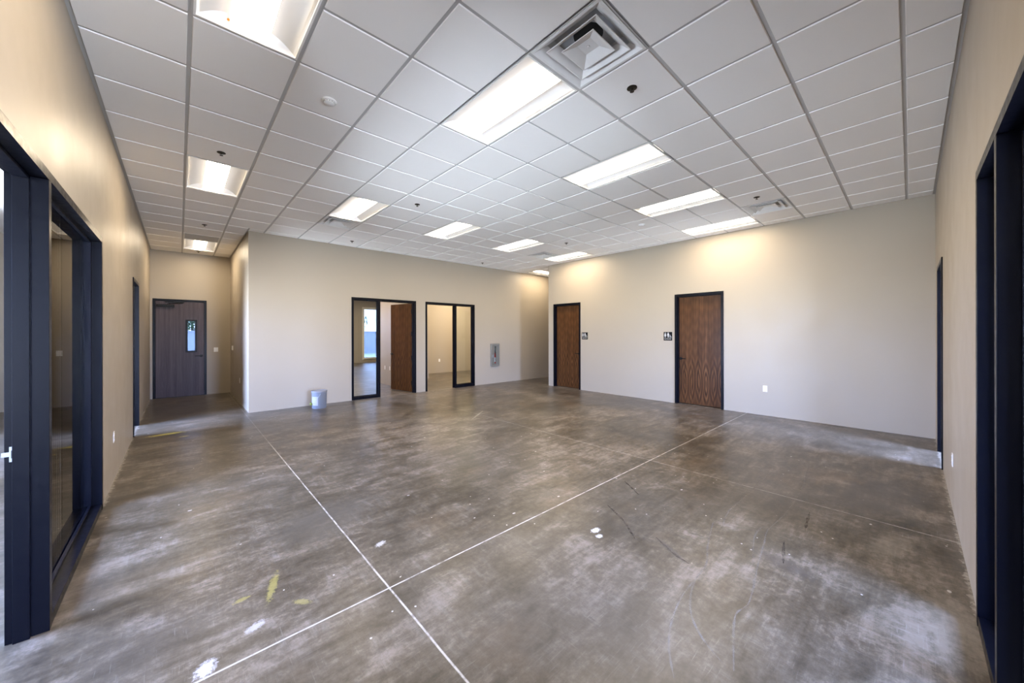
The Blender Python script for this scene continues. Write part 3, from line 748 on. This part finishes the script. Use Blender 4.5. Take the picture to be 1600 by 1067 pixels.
# fire extinguisher cabinet
t = thing('fire_extinguisher_cabinet', 'grey metal fire extinguisher cabinet with a narrow glass slot on the back wall', 'cabinet', (FC[0], YB, FC[2])); W, HH = FC[1]-FC[0], FC[3]-FC[2]
m = MB(); m.box(.027, W-.027, .075, .080, .027, HH-.027); m.box(.027, .030, -.05, .075, .027, HH-.027).box(W-.030, W-.027, -.05, .075, .027, HH-.027).box(.03, W-.03, -.05, .075, .027, .030).box(.03, W-.03, -.05, .075, HH-.030, HH-.027)
m.build('tub', M_WHITEMETAL, t)
m = MB()
wallmb(m, 'X', -.062, -.0005, 0, W, 0, HH, [(.030, W-.030, .030, HH-.030)]); m.build('trim_frame', M_ALU, t, bevel=.006)
d_ = MB(); sl = (.125, .190, .085, HH-.085)
wallmb(d_, 'X', -.058, -.050, .032, W-.032, .032, HH-.032, [sl]); d_ = d_.build('door', mat('satin_door', (.15, .15, .135), .45, .3, .1), t, bevel=.001)
pane('glass_slot', d_, sl[0], sl[1], sl[2], sl[3], -.054, .003)
MB().box(.050, .062, -.072, -.058, .27, .36).build('pull_handle', M_STEEL, d_, bevel=.002)
t = thing('fire_extinguisher', 'red fire extinguisher behind the cabinet glass slot', 'fire extinguisher', (FC[0]+.165, YB+.012, FC[2]+.031))
MB().lathe([(.0, 0), (.050, 0), (.054, .008), (.054, .33), (.048, .36), (.030, .385), (.018, .395), (.018, .41), (.0, .41)], 28).build('cylinder', M_RED, t, smooth=40)
v_ = MB().lathe([(.016, .41), (.016, .45), (.0, .45)], 16).box(-.012, .012, -.01, .07-.03, .448, .458).box(-.012, .012, -.01, .035, .475, .483).build('valve_lever', M_BLACK, t)
MB().tube([(.015, -.005, .43), (.04, -.02, .42), (.052, -.030, .36), (.050, -.035, .22), (.048, -.035, .12)], .009, 10).build('hose', M_BLACK, t, smooth=60)
MB().lathe([(.0552, .10), (.0552, .24)], 28).build('label', M_WHITE, t, smooth=40)

# bucket
t = thing('bucket', 'pale grey lidded pail with a white label standing by the back wall', 'bucket', (2.20, 8.40, 0), math.radians(-12))
M_PAIL = mat('pale_grey_plastic', (.18, .20, .24), .45, .3); M_LID = mat('pale_lid', (.21, .22, .245), .45, .3)
MB().lathe([(.0, .004), (.128, .004), (.133, .0), (.137, .006), (.143, .285), (.147, .287), (.147, .293), (.1435, .295), (.144, .312), (.149, .314), (.149, .322), (.145, .324), (.145, .350), (.0, .350)], 48).build('pail_body', M_PAIL, t, smooth=40)
MB().lathe([(.1455, .338), (.153, .338), (.154, .362), (.150, .368), (.140, .368), (.136, .362), (.0, .362)], 48).build('lid', M_LID, t, smooth=40)
m = MB(); a0, a1 = math.radians(194), math.radians(256); n = 10
for k in range(n):
    p0, p1 = a0+(a1-a0)*k/n, a0+(a1-a0)*(k+1)/n
    r0, r1 = .1400, .1432
    m.quad((r0*math.cos(p0), r0*math.sin(p0), .07), (r0*math.cos(p1), r0*math.sin(p1), .07), (r1*math.cos(p1), r1*math.sin(p1), .255), (r1*math.cos(p0), r1*math.sin(p0), .255))
lb_ = m.build('label', mat('paper_label', (.36, .36, .38), .7, .2), t, smooth=40)
m = MB()
for z, f0, f1 in ((.235, .1, .8), (.222, .1, .6), (.20, .1, .9), (.19, .1, .85), (.18, .1, .7), (.15, .1, .9), (.14, .1, .8), (.10, .1, .5)):
    r = .1404 + (z-.07)/.185*.0032; pA, pB = a0+(a1-a0)*f0, a0+(a1-a0)*f1
    for k in range(6):
        q0, q1 = pA+(pB-pA)*k/6, pA+(pB-pA)*(k+1)/6
        m.quad((r*math.cos(q0), r*math.sin(q0), z), (r*math.cos(q1), r*math.sin(q1), z), (r*math.cos(q1), r*math.sin(q1), z+.004), (r*math.cos(q0), r*math.sin(q0), z+.004))
tag(m.build('label_print', mat('pale_print', (.45, .46, .52), .5), lb_), kind='stuff')
for q in (math.radians(276), math.radians(96)): MB().lathe([(.0, -.006), (.013, -.006), (.013, .006), (.0, .006)], 12, (.151*math.cos(q), .151*math.sin(q), .303)).build('handle_ear', M_PAIL, t)
e0 = Vector((.155*math.cos(math.radians(276)), .155*math.sin(math.radians(276)), .303)); e1 = Vector((.155*math.cos(math.radians(96)), .155*math.sin(math.radians(96)), .303))
pts = []
for k in range(25):
    a = PI*k/24; base_ = (e0+e1)/2 + (e0-e1)/2*math.cos(a)
    outv = Vector((math.cos(math.radians(182)), math.sin(math.radians(182)), 0)) 
    pts.append(base_ + outv*.161*math.sin(a) - Vector((0, 0, .215*math.sin(a))))
bail = MB().tube(pts, .0022, 8).build('bail_handle', M_STEEL, t, smooth=60)
gq = MB().tube(pts[9:16], .019, 14).build('grip', mat('lime_plastic', (.17, .22, .03), .5), bail, smooth=60)
# ------------------------------------------------------------------ scuff trails on the concrete
fl = bpy.data.objects['floor']
def ribbon(mb, pts, w_, mi=0):
    P_ = [Vector((x, y)) for x, y in pts]; out = []
    for i in range(len(P_)-1):
        p0, p1, p2, p3 = P_[max(i-1, 0)], P_[i], P_[i+1], P_[min(i+2, len(P_)-1)]
        for k in range(6):
            t_ = k/6; out.append(.5*((2*p1)+(-p0+p2)*t_+(2*p0-5*p1+4*p2-p3)*t_*t_+(-p0+3*p1-3*p2+p3)*t_**3))
    out.append(P_[-1]); L = []
    for i, q in enumerate(out):
        d = (out[min(i+1, len(out)-1)]-out[max(i-1, 0)]).normalized(); nrm = Vector((-d.y, d.x)); ww = w_*(.5+.7*random.random())*min(1, .3+i*.2, .3+(len(out)-1-i)*.2)
        L.append((q+nrm*ww, q-nrm*ww))
    for (a, b), (c, d) in zip(L[:-1], L[1:]): mb.quad((a.x, a.y, .0006), (b.x, b.y, .0006), (d.x, d.y, .0006), (c.x, c.y, .0006), mi=mi)
sc = MB()
for pts in ([(5.42, 1.1), (4.82, 1.06), (4.03, 1.06), (3.56, 1.07), (3.23, 1.02)], [(3.29, 1.1), (2.91, 1.01), (2.65, .93), (2.47, .92), (2.19, .91), (1.94, .86), (1.79, .8), (1.66, .72)],
            [(2.47, .92), (2.29, .89), (2.11, .82), (1.98, .71), (1.91, .6)], [(5.58, .81), (4.51, .73), (3.85, .73), (3.47, .76), (3.22, .73), (2.88, .69), (2.46, .63), (2.27, .65), (1.9, .55)], [(3.64, .78), (3.32, .81), (2.89, .72)]):
    ribbon(sc, pts, .0055)
M_SCUFF.node_tree.nodes['Principled BSDF'].inputs['Alpha'].default_value = .55
g = G(M_SCUFF); g.set('Alpha', g.rng(g.noise(g.pos(), 16, 4, .7), .40, .68, .04, .42))
tag(sc.build('wheel_scuffs', M_SCUFF, fl, recalc=False), 'pale curved wheel tracks')
sd_ = MB()
for pts in ([(2.71, 1.31), (2.61, 1.15), (2.56, 1.0)], [(3.38, .64), (3.2, .61), (3.04, .58)], [(2.89, 1.85), (2.74, 1.6), (2.57, 1.41)], [(4.08, .59), (3.85, .575), (3.66, .56)], [(3.49, 2.03), (3.4, 1.9), (3.3, 1.77)]):
    ribbon(sd_, pts, .010)
M_SCUFFD = mat('dark_scuff', (.045, .040, .036), .4); g = G(M_SCUFFD); g.set('Alpha', g.rng(g.noise(g.pos(), 20, 4, .7), .4, .65, .1, .7))
tag(sd_.build('dark_scuffs', M_SCUFFD, fl, recalc=False), 'short dark skid marks')

# ------------------------------------------------------------------ outdoors, seen through the far window and the hallway door
struct('ground', MB().quad((-60, 12.4, -.2), (80, 12.4, -.2), (80, 90, -.2), (-60, 90, -.2)), M_GROUND, 'pale pavement outside', 'ground')
m = MB(); m.box(-20, 40, 33, 33.3, -.2, 1.7).box(-20, 40, 32.95, 33.35, 1.7, 1.8)
struct('wall_boundary', m, M_BLOCK, 'grey block wall outside beyond the pavement', 'wall')
def tree(x, y, h_, r, lab, seed):
    rnd = random.Random(seed); t = thing('tree', lab, 'tree', (x, y, -.2), group='trees beyond the boundary wall')
    MB().tube([(0, 0, 0), (.05, 0, h_*.4), (0, .05, h_*.75)], [.13, .10, .05], 8).build('trunk', M_BARK, t)
    m = MB()
    for k in range(900):
        a, b_, rr = rnd.uniform(0, 2*PI), rnd.uniform(-1, 1), r*rnd.random()**.4
        c_ = Vector((rr*math.cos(a)*math.sqrt(1-b_*b_), rr*math.sin(a)*math.sqrt(1-b_*b_), h_*.7+rr*b_*.8)); s_ = .13
        d1 = Vector((rnd.uniform(-1, 1), rnd.uniform(-1, 1), rnd.uniform(-1, 1))).normalized(); d2 = d1.orthogonal().normalized()
        m.quad(c_-d1*s_, c_+d2*s_*.5, c_+d1*s_, c_-d2*s_*.5)
    m.build('crown', M_LEAF, t, recalc=False)
tree(12.3, 36, 4.2, 1.5, 'tree beyond the block wall seen through the office window', 1)
tree(17.5, 37.5, 4.8, 1.8, 'taller tree beyond the block wall to the right of the office window view', 2)
tree(.7, 36, 4.0, 1.5, 'tree beyond the block wall seen through the hallway door window', 3)
